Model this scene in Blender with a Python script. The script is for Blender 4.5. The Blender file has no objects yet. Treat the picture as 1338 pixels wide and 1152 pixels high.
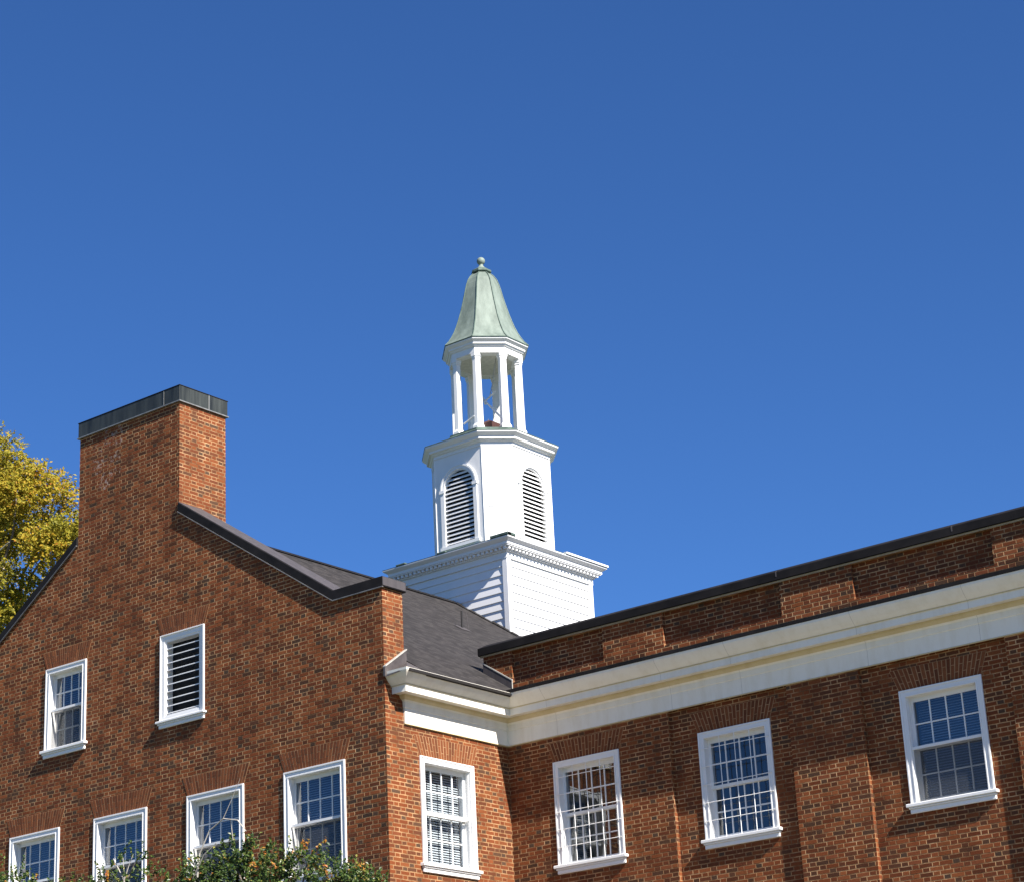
import bpy, math, random
from mathutils import Vector, Matrix
from mathutils.geometry import tessellate_polygon
random.seed(7)
S = bpy.context.scene
COL = S.collection
R = math.radians
# ------------------------------------------------------------------ camera
cam_d = bpy.data.cameras.new('camera'); cam = bpy.data.objects.new('camera', cam_d); COL.objects.link(cam)
F = Vector((-0.57309369, 0.74180711, 0.34826115)); RT = Vector((0.77939373, 0.62468934, -0.04804831)); UP = Vector((0.2531976, -0.24389637, 0.93616533))
cam.matrix_world = Matrix(((RT.x, UP.x, -F.x, 0), (RT.y, UP.y, -F.y, 0), (RT.z, UP.z, -F.z, 0), (0, 0, 0, 1)))
cam_d.sensor_width = 36; cam_d.lens = 2878.1 / 1338 * 36
cam_d.clip_start = 0.1; cam_d.clip_end = 4000
S.camera = cam
# ------------------------------------------------------------------ sky and sun
SUN = Vector((0.735, -0.152, 0.662)).normalized()
w = bpy.data.worlds.new('World'); S.world = w; w.use_nodes = True
nt = w.node_tree; nt.nodes.clear()
sky = nt.nodes.new('ShaderNodeTexSky'); sky.sky_type = 'NISHITA'; sky.sun_disc = False
sky.sun_elevation = math.asin(SUN.z); sky.sun_rotation = math.atan2(SUN.x, SUN.y)
sky.altitude = 2000; sky.air_density = 1.0; sky.dust_density = 0.12; sky.ozone_density = 10
bg = nt.nodes.new('ShaderNodeBackground'); bg.inputs[1].default_value = 0.064
wo = nt.nodes.new('ShaderNodeOutputWorld')
hs = nt.nodes.new('ShaderNodeHueSaturation'); hs.inputs['Saturation'].default_value = 1.08; hs.inputs['Hue'].default_value = .5045
nt.links.new(sky.outputs[0], hs.inputs['Color']); nt.links.new(hs.outputs[0], bg.inputs[0]); nt.links.new(bg.outputs[0], wo.inputs[0])
sl = bpy.data.lights.new('sun', 'SUN'); sl.energy = 5.0; sl.angle = R(0.55); sl.color = (1.0, 0.94, 0.86)
so = bpy.data.objects.new('sun', sl); COL.objects.link(so); so.rotation_euler = SUN.to_track_quat('Z', 'Y').to_euler(); so.location = (20, -10, 40)
S.view_settings.view_transform = 'Standard'; S.view_settings.look = 'None'; S.view_settings.exposure = 1.265; S.view_settings.gamma = 1

# ------------------------------------------------------------------ materials
def newmat(name):
    m = bpy.data.materials.new(name); m.use_nodes = True
    return m, m.node_tree, m.node_tree.nodes['Principled BSDF']
def N(nt, t, **k):
    n = nt.nodes.new(t)
    for a, b in k.items(): setattr(n, a, b)
    return n
def M(nt, op, a, b=None, c=None, clamp=False):
    n = nt.nodes.new('ShaderNodeMath'); n.operation = op; n.use_clamp = clamp
    for i, v in enumerate((a, b, c)):
        if v is None: continue
        if isinstance(v, (int, float)): n.inputs[i].default_value = v
        else: nt.links.new(v, n.inputs[i])
    return n.outputs[0]
def mixc(nt, f, a, b, bt='MIX'):
    n = nt.nodes.new('ShaderNodeMix'); n.data_type = 'RGBA'; n.blend_type = bt
    for i, v in ((0, f), (6, a), (7, b)):
        if isinstance(v, (int, float)): n.inputs[i].default_value = v
        elif isinstance(v, tuple): n.inputs[i].default_value = (*v, 1)
        else: nt.links.new(v, n.inputs[i])
    return n.outputs[2]
def ramp(nt, f, stops, interp='LINEAR'):
    n = nt.nodes.new('ShaderNodeValToRGB'); e = n.color_ramp.elements; n.color_ramp.interpolation = interp
    while len(e) < len(stops): e.new(0.5)
    for i, (p, c) in enumerate(stops):
        e[i].position = p; e[i].color = (*c, 1) if len(c) == 3 else c
    nt.links.new(f, n.inputs[0]); return n.outputs[0]
def noise(nt, vec, scale, detail=3, rough=.55):
    n = nt.nodes.new('ShaderNodeTexNoise'); n.inputs['Scale'].default_value = scale; n.inputs['Detail'].default_value = detail
    n.inputs['Roughness'].default_value = rough
    if vec is not None: nt.links.new(vec, n.inputs['Vector'])
    return n.outputs[0]
def geo(nt):
    g = N(nt, 'ShaderNodeNewGeometry'); return g
def scaled(nt, vec, s):
    n = N(nt, 'ShaderNodeVectorMath', operation='MULTIPLY'); nt.links.new(vec, n.inputs[0]); n.inputs[1].default_value = s
    return n.outputs[0]
def bump(nt, h, dist, strength, bsdf):
    b = N(nt, 'ShaderNodeBump'); b.inputs['Distance'].default_value = dist; b.inputs['Strength'].default_value = strength
    nt.links.new(h, b.inputs['Height']); nt.links.new(b.outputs[0], bsdf.inputs['Normal'])

BRICK_STOPS = [(0, (.070, .042, .027)), (.07, (.082, .040, .021)), (.16, (.100, .034, .014)), (.36, (.134, .034, .010)), (.62, (.168, .044, .012)), (.82, (.192, .058, .017)), (1, (.155, .044, .015))]
XB, YA, YC = -22.9975, 26.0754, 29.2153
def brick_material():
    m, nt, b = newmat('flemish_bond_brick')
    g = geo(nt); sp = N(nt, 'ShaderNodeSeparateXYZ'); nt.links.new(g.outputs['Position'], sp.inputs[0])
    sn = N(nt, 'ShaderNodeSeparateXYZ'); nt.links.new(g.outputs['True Normal'], sn.inputs[0])
    side = M(nt, 'GREATER_THAN', M(nt, 'ABSOLUTE', sn.outputs[0]), .5)
    ux = M(nt, 'ADD', sp.outputs[0], 100 - XB); uy = M(nt, 'ADD', sp.outputs[1], 200 - YA)
    mx = N(nt, 'ShaderNodeMix'); nt.links.new(side, mx.inputs[0]); nt.links.new(ux, mx.inputs[2]); nt.links.new(uy, mx.inputs[3])
    u0 = mx.outputs[0]
    # slight waviness so that no joint is ruler straight
    wob = M(nt, 'MULTIPLY', M(nt, 'SUBTRACT', noise(nt, g.outputs['Position'], 7, 2), .5), .012)
    CO = .0677; PER = .336
    zz = M(nt, 'DIVIDE', M(nt, 'ADD', M(nt, 'ADD', sp.outputs[2], 50.0), wob), CO)
    row = M(nt, 'FLOOR', zz); fz = M(nt, 'FRACT', zz)
    wr = N(nt, 'ShaderNodeTexWhiteNoise', noise_dimensions='1D'); nt.links.new(row, wr.inputs['W'])
    par = M(nt, 'MULTIPLY', M(nt, 'MODULO', row, 2.0), .5)
    jit = M(nt, 'MULTIPLY', wr.outputs[0], .018)
    uu = M(nt, 'ADD', M(nt, 'ADD', M(nt, 'DIVIDE', u0, PER), par), M(nt, 'ADD', jit, M(nt, 'MULTIPLY', wob, 1.2)))
    per = M(nt, 'FLOOR', uu); f = M(nt, 'FRACT', uu)
    hd = M(nt, 'GREATER_THAN', f, .655)
    # distance (m) to nearest vertical joint
    d1 = M(nt, 'MINIMUM', M(nt, 'MINIMUM', f, M(nt, 'SUBTRACT', 1.0, f)), M(nt, 'ABSOLUTE', M(nt, 'SUBTRACT', f, .655)))
    dv = M(nt, 'MULTIPLY', d1, PER)
    dh = M(nt, 'MULTIPLY', M(nt, 'MINIMUM', fz, M(nt, 'SUBTRACT', 1.0, fz)), CO)
    d = M(nt, 'MINIMUM', dv, dh)
    brk = M(nt, 'DIVIDE', M(nt, 'SUBTRACT', d, .0062), .0028, clamp=True)      # 0 mortar, 1 brick
    cb = N(nt, 'ShaderNodeCombineXYZ'); nt.links.new(M(nt, 'ADD', M(nt, 'MULTIPLY', per, 2.0), hd), cb.inputs[0]); nt.links.new(row, cb.inputs[1]); nt.links.new(side, cb.inputs[2])
    wn = N(nt, 'ShaderNodeTexWhiteNoise', noise_dimensions='3D'); nt.links.new(cb.outputs[0], wn.inputs['Vector'])
    big = noise(nt, g.outputs['Position'], .9, 4)
    t = M(nt, 'ADD', M(nt, 'MULTIPLY', wn.outputs[0], .95), M(nt, 'MULTIPLY', M(nt, 'SUBTRACT', big, .5), .35))
    t = M(nt, 'SUBTRACT', M(nt, 'ADD', t, .06), M(nt, 'MULTIPLY', hd, M(nt, 'MULTIPLY', M(nt, 'GREATER_THAN', wn.outputs[0], .12), .19)), clamp=True)
    bc = ramp(nt, t, BRICK_STOPS)
    fine = noise(nt, g.outputs['Position'], 60, 4, .7)
    bc = mixc(nt, .45, bc, ramp(nt, fine, [(.3, (.45, .42, .4)), (.7, (1.35, 1.3, 1.25))]), 'MULTIPLY')
    mfine = noise(nt, g.outputs['Position'], 5, 4, .6)
    mc = ramp(nt, mfine, [(.25, (.23, .120, .050)), (.5, (.385, .225, .108)), (.75, (.52, .34, .185))])
    mp = noise(nt, g.outputs['Position'], 3.2, 5, .7)
    mc = mixc(nt, 1.0, mc, ramp(nt, mp, [(.38, (.40, .33, .29)), (.62, (1.1, 1.1, 1.1))]), 'MULTIPLY')
    c = mixc(nt, brk, mc, bc)
    # long weather stains and a pale bloom near the chimney top
    st = noise(nt, scaled(nt, g.outputs['Position'], (1.4, 1.4, .35)), 1.0, 5, .6)
    c = mixc(nt, .55, c, ramp(nt, st, [(.3, (.72, .70, .69)), (.66, (1.14, 1.12, 1.10))]), 'MULTIPLY')
    dd = N(nt, 'ShaderNodeVectorMath', operation='DISTANCE'); nt.links.new(scaled(nt, g.outputs['Position'], (1, 1, .55)), dd.inputs[0]); dd.inputs[1].default_value = (-29.75, YA, 14.62 * .55)
    patch = M(nt, 'MULTIPLY', M(nt, 'LESS_THAN', dd.outputs['Value'], .42), M(nt, 'DIVIDE', M(nt, 'SUBTRACT', noise(nt, g.outputs['Position'], 9, 5, .75), .56), .05, clamp=True))
    c = mixc(nt, M(nt, 'MULTIPLY', patch, .42), c, (.46, .40, .36))
    nt.links.new(c, b.inputs['Base Color']); b.inputs['Roughness'].default_value = .88; b.inputs['Specular IOR Level'].default_value = .25
    # joints are struck hollow: tilt the normal across each half of a joint (exact, so it survives distance)
    jo = M(nt, 'SUBTRACT', 1.0, brk)
    kk = M(nt, 'MULTIPLY', jo, ramp(nt, noise(nt, g.outputs['Position'], 6, 3, .7), [(.35, (.75, .75, .75)), (.65, (1.1, 1.1, 1.1))]))
    hz = M(nt, 'LESS_THAN', dh, dv)
    sz_ = M(nt, 'SUBTRACT', M(nt, 'MULTIPLY', M(nt, 'MULTIPLY', M(nt, 'GREATER_THAN', fz, .5), M(nt, 'LESS_THAN', fz, .945)), .75), .32)
    lefts = M(nt, 'MAXIMUM', M(nt, 'GREATER_THAN', f, .8275), M(nt, 'MULTIPLY', M(nt, 'GREATER_THAN', f, .3275), M(nt, 'LESS_THAN', f, .655)))
    su_ = M(nt, 'SUBTRACT', M(nt, 'MULTIPLY', lefts, 1.15), .32)
    tz_ = M(nt, 'MULTIPLY', M(nt, 'MULTIPLY', kk, hz), sz_)
    tu_ = M(nt, 'MULTIPLY', M(nt, 'MULTIPLY', kk, M(nt, 'SUBTRACT', 1.0, hz)), su_)
    cn = N(nt, 'ShaderNodeCombineXYZ')
    nt.links.new(M(nt, 'MULTIPLY', tu_, M(nt, 'SUBTRACT', 1.0, side)), cn.inputs[0]); nt.links.new(M(nt, 'MULTIPLY', tu_, side), cn.inputs[1]); nt.links.new(tz_, cn.inputs[2])
    # each brick face sits a little out of true
    wv = N(nt, 'ShaderNodeVectorMath', operation='SUBTRACT'); nt.links.new(wn.outputs[1], wv.inputs[0]); wv.inputs[1].default_value = (.5, .5, .5)
    wv2 = N(nt, 'ShaderNodeVectorMath', operation='SCALE'); nt.links.new(wv.outputs[0], wv2.inputs[0]); wv2.inputs[3].default_value = .10
    a1 = N(nt, 'ShaderNodeVectorMath', operation='ADD'); nt.links.new(g.outputs['Normal'], a1.inputs[0]); nt.links.new(cn.outputs[0], a1.inputs[1])
    a2 = N(nt, 'ShaderNodeVectorMath', operation='ADD'); nt.links.new(a1.outputs[0], a2.inputs[0]); nt.links.new(wv2.outputs[0], a2.inputs[1])
    a3 = N(nt, 'ShaderNodeVectorMath', operation='NORMALIZE'); nt.links.new(a2.outputs[0], a3.inputs[0])
    bp = N(nt, 'ShaderNodeBump'); bp.inputs['Distance'].default_value = .003; bp.inputs['Strength'].default_value = .5
    nt.links.new(fine, bp.inputs['Height']); nt.links.new(a3.outputs[0], bp.inputs['Normal']); nt.links.new(bp.outputs[0], b.inputs['Normal'])
    return m
def arch_brick_material(mortar=False):
    m, nt, b = newmat('jack_arch_mortar' if mortar else 'jack_arch_brick'); g = geo(nt)
    if mortar:
        c = ramp(nt, noise(nt, g.outputs['Position'], 5, 4), [(.3, (.24, .13, .06)), (.7, (.38, .23, .12))])
    else:
        at = N(nt, 'ShaderNodeAttribute', attribute_name='tone')
        c = ramp(nt, at.outputs['Fac'], [(0, (.105, .034, .013)), (.5, (.155, .048, .017)), (1, (.195, .066, .023))])
        c = mixc(nt, .5, c, ramp(nt, noise(nt, g.outputs['Position'], 50, 4, .7), [(.3, (.55, .5, .5)), (.7, (1.25, 1.2, 1.2))]), 'MULTIPLY')
    nt.links.new(c, b.inputs['Base Color']); b.inputs['Roughness'].default_value = .88; b.inputs['Specular IOR Level'].default_value = .25
    return m
def paint(name, col, rough=.5, grime=(.72, .70, .64), amount=.5, chips=True):
    m, nt, b = newmat(name); g = geo(nt)
    st = noise(nt, scaled(nt, g.outputs['Position'], (5, 5, 1.3)), 1.0, 5, .65)
    c = mixc(nt, M(nt, 'MULTIPLY', ramp(nt, st, [(.45, (0, 0, 0)), (.75, (1, 1, 1))]), amount), col, grime)
    if chips:
        ch = M(nt, 'GREATER_THAN', noise(nt, g.outputs['Position'], 26, 6, .75), .69)
        c = mixc(nt, M(nt, 'MULTIPLY', ch, .55), c, (.34, .31, .27))
    nt.links.new(c, b.inputs['Base Color']); b.inputs['Roughness'].default_value = rough; b.inputs['Specular IOR Level'].default_value = .35
    bump(nt, noise(nt, scaled(nt, g.outputs['Position'], (30, 30, 8)), 1, 4), .002, .4, b)
    return m
def metal(name, c1, c2, rough=.45, met=.4, streak=(9, 9, 1.0)):
    m, nt, b = newmat(name); g = geo(nt)
    f = noise(nt, scaled(nt, g.outputs['Position'], streak), 1.0, 5, .65)
    c = ramp(nt, f, [(.3, c1), (.7, c2)])
    nt.links.new(c, b.inputs['Base Color']); b.inputs['Metallic'].default_value = met; b.inputs['Roughness'].default_value = rough; b.inputs['Specular IOR Level'].default_value = .06 if met < .03 else .4
    bump(nt, noise(nt, g.outputs['Position'], 5, 3), .01, .35, b)
    return m
def shingle_material():
    m, nt, b = newmat('asphalt_shingles'); g = geo(nt)
    sp = N(nt, 'ShaderNodeSeparateXYZ'); nt.links.new(g.outputs['Position'], sp.inputs[0])
    row = M(nt, 'FLOOR', M(nt, 'DIVIDE', sp.outputs[2], .062)); fz = M(nt, 'FRACT', M(nt, 'DIVIDE', sp.outputs[2], .062))
    wr = N(nt, 'ShaderNodeTexWhiteNoise', noise_dimensions='1D'); nt.links.new(row, wr.inputs['W'])
    uu = M(nt, 'ADD', M(nt, 'DIVIDE', sp.outputs[1], .14), M(nt, 'MULTIPLY', wr.outputs[0], 7))
    cell = M(nt, 'FLOOR', uu); fu = M(nt, 'FRACT', uu)
    cb = N(nt, 'ShaderNodeCombineXYZ'); nt.links.new(cell, cb.inputs[0]); nt.links.new(row, cb.inputs[1])
    wn = N(nt, 'ShaderNodeTexWhiteNoise', noise_dimensions='3D'); nt.links.new(cb.outputs[0], wn.inputs['Vector'])
    c = ramp(nt, wn.outputs[0], [(0, (.024, .022, .022)), (.5, (.034, .031, .031)), (1, (.047, .043, .042))])
    edge = M(nt, 'MULTIPLY', M(nt, 'LESS_THAN', fz, .2), .6)
    edge = M(nt, 'MAXIMUM', edge, M(nt, 'MULTIPLY', M(nt, 'LESS_THAN', fu, .06), .3))
    c = mixc(nt, edge, c, (.014, .013, .013))
    c = mixc(nt, .5, c, ramp(nt, noise(nt, g.outputs['Position'], 1.2, 5, .6), [(.3, (.85, .85, .86)), (.7, (1.12, 1.1, 1.08))]), 'MULTIPLY')
    c = mixc(nt, .4, c, ramp(nt, noise(nt, g.outputs['Position'], 110, 2), [(.3, (.6, .6, .6)), (.7, (1.4, 1.4, 1.4))]), 'MULTIPLY')
    nt.links.new(c, b.inputs['Base Color']); b.inputs['Roughness'].default_value = .95; b.inputs['Specular IOR Level'].default_value = .15
    bump(nt, M(nt, 'ADD', M(nt, 'MULTIPLY', fz, -1.0), M(nt, 'MULTIPLY', wn.outputs[0], .5)), .01, .6, b)
    return m
def glass_material(name, refl, tint=(.75, .8, .85)):
    m = bpy.data.materials.new(name); m.use_nodes = True; nt = m.node_tree; nt.nodes.clear()
    o = N(nt, 'ShaderNodeOutputMaterial'); mx = N(nt, 'ShaderNodeMixShader'); gl = N(nt, 'ShaderNodeBsdfGlossy'); tr = N(nt, 'ShaderNodeBsdfTransparent')
    gl.inputs['Roughness'].default_value = .02; gl.inputs['Color'].default_value = (.9, .95, 1, 1); tr.inputs[0].default_value = (*tint, 1)
    lw = N(nt, 'ShaderNodeLayerWeight'); lw.inputs[0].default_value = .5; fr = M(nt, 'ADD', .045, M(nt, 'MULTIPLY', M(nt, 'POWER', lw.outputs['Facing'], 5.0), .9))
    g = geo(nt); b = N(nt, 'ShaderNodeBump'); b.inputs['Distance'].default_value = .02; b.inputs['Strength'].default_value = .12
    nt.links.new(noise(nt, g.outputs['Position'], 2.5, 1), b.inputs['Height']); nt.links.new(b.outputs[0], gl.inputs['Normal'])
    nt.links.new(M(nt, 'ADD', fr, refl, clamp=True), mx.inputs[0])
    nt.links.new(tr.outputs[0], mx.inputs[1]); nt.links.new(gl.outputs[0], mx.inputs[2]); nt.links.new(mx.outputs[0], o.inputs[0])
    return m
def screen_material():
    m = bpy.data.materials.new('insect_screen'); m.use_nodes = True; nt = m.node_tree; nt.nodes.clear()
    o = N(nt, 'ShaderNodeOutputMaterial'); mx = N(nt, 'ShaderNodeMixShader'); df = N(nt, 'ShaderNodeBsdfDiffuse'); tr = N(nt, 'ShaderNodeBsdfTransparent')
    df.inputs[0].default_value = (.09, .095, .10, 1); mx.inputs[0].default_value = .45
    nt.links.new(tr.outputs[0], mx.inputs[1]); nt.links.new(df.outputs[0], mx.inputs[2]); nt.links.new(mx.outputs[0], o.inputs[0])
    return m
def leaf_material(name, stops, trans=.35, rough=.45, spec=.4):
    m = bpy.data.materials.new(name); m.use_nodes = True; nt = m.node_tree; b = nt.nodes['Principled BSDF']; o = nt.nodes['Material Output']
    at = N(nt, 'ShaderNodeAttribute', attribute_name='tone'); c = ramp(nt, at.outputs['Fac'], stops)
    nt.links.new(c, b.inputs['Base Color']); b.inputs['Roughness'].default_value = rough; b.inputs['Specular IOR Level'].default_value = spec
    tl = N(nt, 'ShaderNodeBsdfTranslucent'); nt.links.new(c, tl.inputs[0]); mx = N(nt, 'ShaderNodeMixShader'); mx.inputs[0].default_value = trans
    nt.links.new(b.outputs[0], mx.inputs[1]); nt.links.new(tl.outputs[0], mx.inputs[2]); nt.links.new(mx.outputs[0], o.inputs[0])
    return m
def plain(name, col, rough=.7, spec=.3):
    m, nt, b = newmat(name); g = geo(nt)
    c = mixc(nt, .5, col, ramp(nt, noise(nt, g.outputs['Position'], 14, 4, .6), [(.3, (.7, .7, .7)), (.7, (1.25, 1.25, 1.25))]), 'MULTIPLY')
    nt.links.new(c, b.inputs['Base Color']); b.inputs['Roughness'].default_value = rough; b.inputs['Specular IOR Level'].default_value = spec
    return m
BRICK = brick_material(); ARCH = arch_brick_material(); ARCHM = arch_brick_material(True)
WHITE = paint('white_window_paint', (.72, .72, .715), .45, amount=.35)
CORN = paint('weathered_cornice_paint', (.76, .73, .65), .5, grime=(.60, .54, .41), amount=.5)
TOWERW = paint('white_siding_paint', (.74, .74, .735), .5, grime=(.66, .65, .62), amount=.35, chips=False)
BLACK = metal('dark_bronze_coping', (.010, .0095, .010), (.022, .020, .020), .6, .0, (2, 2, 3))
BLACKTOP = metal('coping_top_metal', (.045, .040, .042), (.075, .066, .068), .6, .04)
LEAD = metal('weathered_chimney_copper', (.010, .013, .013), (.050, .056, .050), .5, .1, (8, 8, .8))
FLASH = metal('brown_grey_flashing', (.06, .05, .048), (.12, .105, .10), .5, .3, (4, 4, 4))
SEAM = plain('pale_joint_sealant', (.36, .35, .32))
COPPER = metal('verdigris_copper', (.105, .135, .114), (.205, .250, .215), .62, .08, (5, 5, 1.0))
COPPERD = metal('dark_verdigris_edge', (.035, .06, .05), (.13, .18, .15), .6, .2, (6, 6, 3))
SHING = shingle_material()
GLASS = glass_material('window_glass', .075); GLASSC = glass_material('clear_window_glass', .06)
SCREEN = screen_material(); DARK = plain('dark_room_interior', (.035, .035, .038)); BLIND = plain('blind_slats', (.62, .62, .60), .6); BLIND_SHADED = plain('shaded_blind_slats', (.30, .30, .31), .6)  # second blind material: same slats, shade put into the colour for sunless windows
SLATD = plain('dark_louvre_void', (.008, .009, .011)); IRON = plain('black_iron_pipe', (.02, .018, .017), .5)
RUST = plain('rusty_hatch_metal', (.06, .025, .02), .7)

# ------------------------------------------------------------------ mesh helpers
WM = {}
class MB:
    def __init__(s): s.v = []; s.f = []; s.t = []
    def add(s, vs, fs, tone=None):
        n = len(s.v); s.v += [tuple(v) for v in vs]; s.f += [tuple(n + i for i in f) for f in fs]
        s.t += [tone if tone is not None else .5] * len(fs); return s
    def box(s, x0, x1, y0, y1, z0, z1, tone=None):
        x0, x1 = min(x0, x1), max(x0, x1); y0, y1 = min(y0, y1), max(y0, y1); z0, z1 = min(z0, z1), max(z0, z1)
        return s.add([(x0, y0, z0), (x1, y0, z0), (x1, y1, z0), (x0, y1, z0), (x0, y0, z1), (x1, y0, z1), (x1, y1, z1), (x0, y1, z1)],
                     [(0, 3, 2, 1), (4, 5, 6, 7), (0, 1, 5, 4), (1, 2, 6, 5), (2, 3, 7, 6), (3, 0, 4, 7)], tone)
    def loft(s, rings, caps=True, close=True, tone=None):
        n = len(rings[0]); vs = [p for r in rings for p in r]; fs = []
        for k in range(len(rings) - 1):
            for i in range(n if close else n - 1):
                j = (i + 1) % n; fs.append((k * n + i, k * n + j, (k + 1) * n + j, (k + 1) * n + i))
        if caps: fs.append(tuple(reversed(range(n)))); fs.append(tuple((len(rings) - 1) * n + i for i in range(n)))
        return s.add(vs, fs, tone)
    def tube(s, pts, rad, n=8, caps=True):
        pts = [Vector(p) for p in pts]; rings = []
        rr = rad if isinstance(rad, (list, tuple)) else [rad] * len(pts)
        for i, p in enumerate(pts):
            d = (pts[min(i + 1, len(pts) - 1)] - pts[max(i - 1, 0)]).normalized()
            a = d.cross(Vector((0, 0, 1)));
            if a.length < .05: a = d.cross(Vector((0, 1, 0)))
            a.normalize(); b = d.cross(a)
            rings.append([p + rr[i] * (math.cos(2 * math.pi * k / n) * a + math.sin(2 * math.pi * k / n) * b) for k in range(n)])
        return s.loft(rings, caps)
    def slab(s, outer, holes, mapf, d0, d1):
        """2-D polygon (u,z) with holes, extruded from depth d0 (face) to d1"""
        loops = [outer] + holes; flat = [p for l in loops for p in l]
        tris = tessellate_polygon([[Vector((p[0], p[1], 0)) for p in l] for l in loops])
        n = len(flat)
        vs = [mapf(u, z, d0) for u, z in flat] + [mapf(u, z, d1) for u, z in flat]
        fs = [tuple(t) for t in tris] + [tuple(n + i for i in reversed(t)) for t in tris]
        k = 0
        for l in loops:
            m = len(l)
            for i in range(m):
                j = (i + 1) % m; fs.append((k + i, k + j, n + k + j, n + k + i))
            k += m
        return s.add(vs, fs)
    def build(s, name, mat, parent=None, loc=(0, 0, 0), rotz=0, bevel=0, smooth=False, recalc=True):
        """vertices are local to loc/rotz (world)"""
        me = bpy.data.meshes.new(name); me.from_pydata(s.v, [], s.f); me.update()
        if recalc:
            import bmesh
            bm = bmesh.new(); bm.from_mesh(me); bmesh.ops.recalc_face_normals(bm, faces=bm.faces); bm.to_mesh(me); bm.free()
        at = me.attributes.new('tone', 'FLOAT', 'FACE'); at.data.foreach_set('value', s.t)
        me.materials.append(mat)
        if smooth: me.polygons.foreach_set('use_smooth', [True] * len(me.polygons))
        o = bpy.data.objects.new(name, me); COL.objects.link(o)
        place(o, parent, Matrix.Translation(loc) @ Matrix.Rotation(rotz, 4, 'Z'))
        if bevel:
            b = o.modifiers.new('bevel', 'BEVEL'); b.width = bevel; b.segments = 1; b.limit_method = 'ANGLE'; b.angle_limit = R(40)
        return o
def place(o, parent, world):
    WM[o.name] = world
    if parent: o.parent = parent; o.matrix_basis = WM[parent.name].inverted() @ world
    else: o.matrix_basis = world
def thing(name, label, cat, loc, group=None):
    o = bpy.data.objects.new(name, None); COL.objects.link(o); o['label'] = label; o['category'] = cat
    if group: o['group'] = group
    place(o, None, Matrix.Translation(loc)); return o
def world(mb, name, mat, parent, **k):
    """mesh given in world coordinates: origin moved to parent's base"""
    L = WM[parent.name].translation
    mb.v = [(a - L.x, b - L.y, c - L.z) for a, b, c in mb.v]
    return mb.build(name, mat, parent, loc=tuple(L), **k)

GZ = -1.6
# ------------------------------------------------------------------ ground
def ground():
    m, nt, b = newmat('lawn'); g = geo(nt)
    c = ramp(nt, noise(nt, g.outputs['Position'], .7, 6, .7), [(.3, (.035, .05, .018)), (.55, (.06, .08, .03)), (.75, (.12, .10, .055))])
    nt.links.new(c, b.inputs['Base Color']); b.inputs['Roughness'].default_value = .95
    mb = MB(); n = 40
    vs = []; fs = []
    for i in range(n + 1):
        for j in range(n + 1):
            x = (i / n - .5) * 2; y = (j / n - .5) * 2
            X = 1500 * x * abs(x) - 15; Y = 1500 * y * abs(y) + 25
            vs.append((X, Y, GZ + (0 if abs(X + 15) < 60 and abs(Y - 25) < 60 else .4 * math.sin(X * .013) * math.cos(Y * .017))))
    for i in range(n):
        for j in range(n):
            a = i * (n + 1) + j; fs.append((a, a + n + 1, a + n + 2, a + 1))
    o = mb.add(vs, fs).build('ground', m); o['kind'] = 'structure'
ground()
def bounce_pavement():  # unseen paving, added to bounce warm light up onto the soffits
    m, nt, b = newmat('bounce_paving_concrete'); g = geo(nt)
    c = ramp(nt, noise(nt, g.outputs['Position'], 1.1, 6, .7), [(.3, (.17, .15, .12)), (.7, (.24, .22, .17))])
    nt.links.new(c, b.inputs['Base Color']); b.inputs['Roughness'].default_value = .9
    mb = MB(); mb.box(-21.5, 6, 6, 27.6, GZ - .1, GZ + .12); mb.box(-42, -21.7, 8, 21, GZ - .1, GZ + .12); o = mb.build('bounce_pavement', m); o['kind'] = 'structure'
bounce_pavement()

# ------------------------------------------------------------------ the brick building
XR = -29.1873                       # ridge line of the gable wing
ZG, OV = 9.05, .45                  # gutter height, cornice projection
SL = .6577
ZR = 13.40
T = .50                             # gable wall thickness
bld = thing('brick_building', 'red brick building with white sash windows, stepped gable, big chimney and dark parapet coping', 'building', (XB, YA, GZ))
mapA = lambda y0: (lambda u, z, d: (u, y0 + d, z))
mapB = lambda x0: (lambda u, z, d: (x0 - d, u, z))
# windows: (plane, centre, half width, bottom, top)
WA = [(-30.80, .56, 9.147, 10.716), (-27.71, .555, 9.150, 10.72)]
WL = [(-31.57, .685, 5.97, 7.715), (-29.27, .685, 5.97, 7.715), (-26.89, .685, 5.97, 7.735), (-24.58, .685, 5.98, 7.75)]
WBx = (27.557, .685, 5.993, 7.767)
WC = [(-21.362, .68, 6.043, 7.80), (-18.478, .682, 6.043, 7.795), (-14.80, .69, 6.03, 7.776)]
def hole(c, h, z0, z1, e=.012): return [(c - h + e, z0 + e), (c + h - e, z0 + e), (c + h - e, z1 - e), (c - h + e, z1 - e)]
LOW = [(c, h, z0 - 3.6, z1 - 3.6) for c, h, z0, z1 in WL]
CX0, CX1 = -30.557, -27.818         # chimney brick
def slz(x): return 10.46 + (abs(x - XR) * -1 + 5.12) * .6657   # top of brick under the raking coping
ZP = 10.46
XL = 2 * XR - XB
outer = [(XL, GZ), (XB, GZ), (XB, ZP), (XR + 5.12, ZP), (CX1, slz(CX1)), (CX1, 12.0), (CX0, 12.0), (CX0, slz(CX0)), (XR - 5.12, ZP), (XL, ZP)]
mb = MB(); mb.slab(outer, [hole(*q) for q in WA + WL + LOW], mapA(YA), 0, T)
world(mb, 'gable_wall', BRICK, bld)
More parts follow.
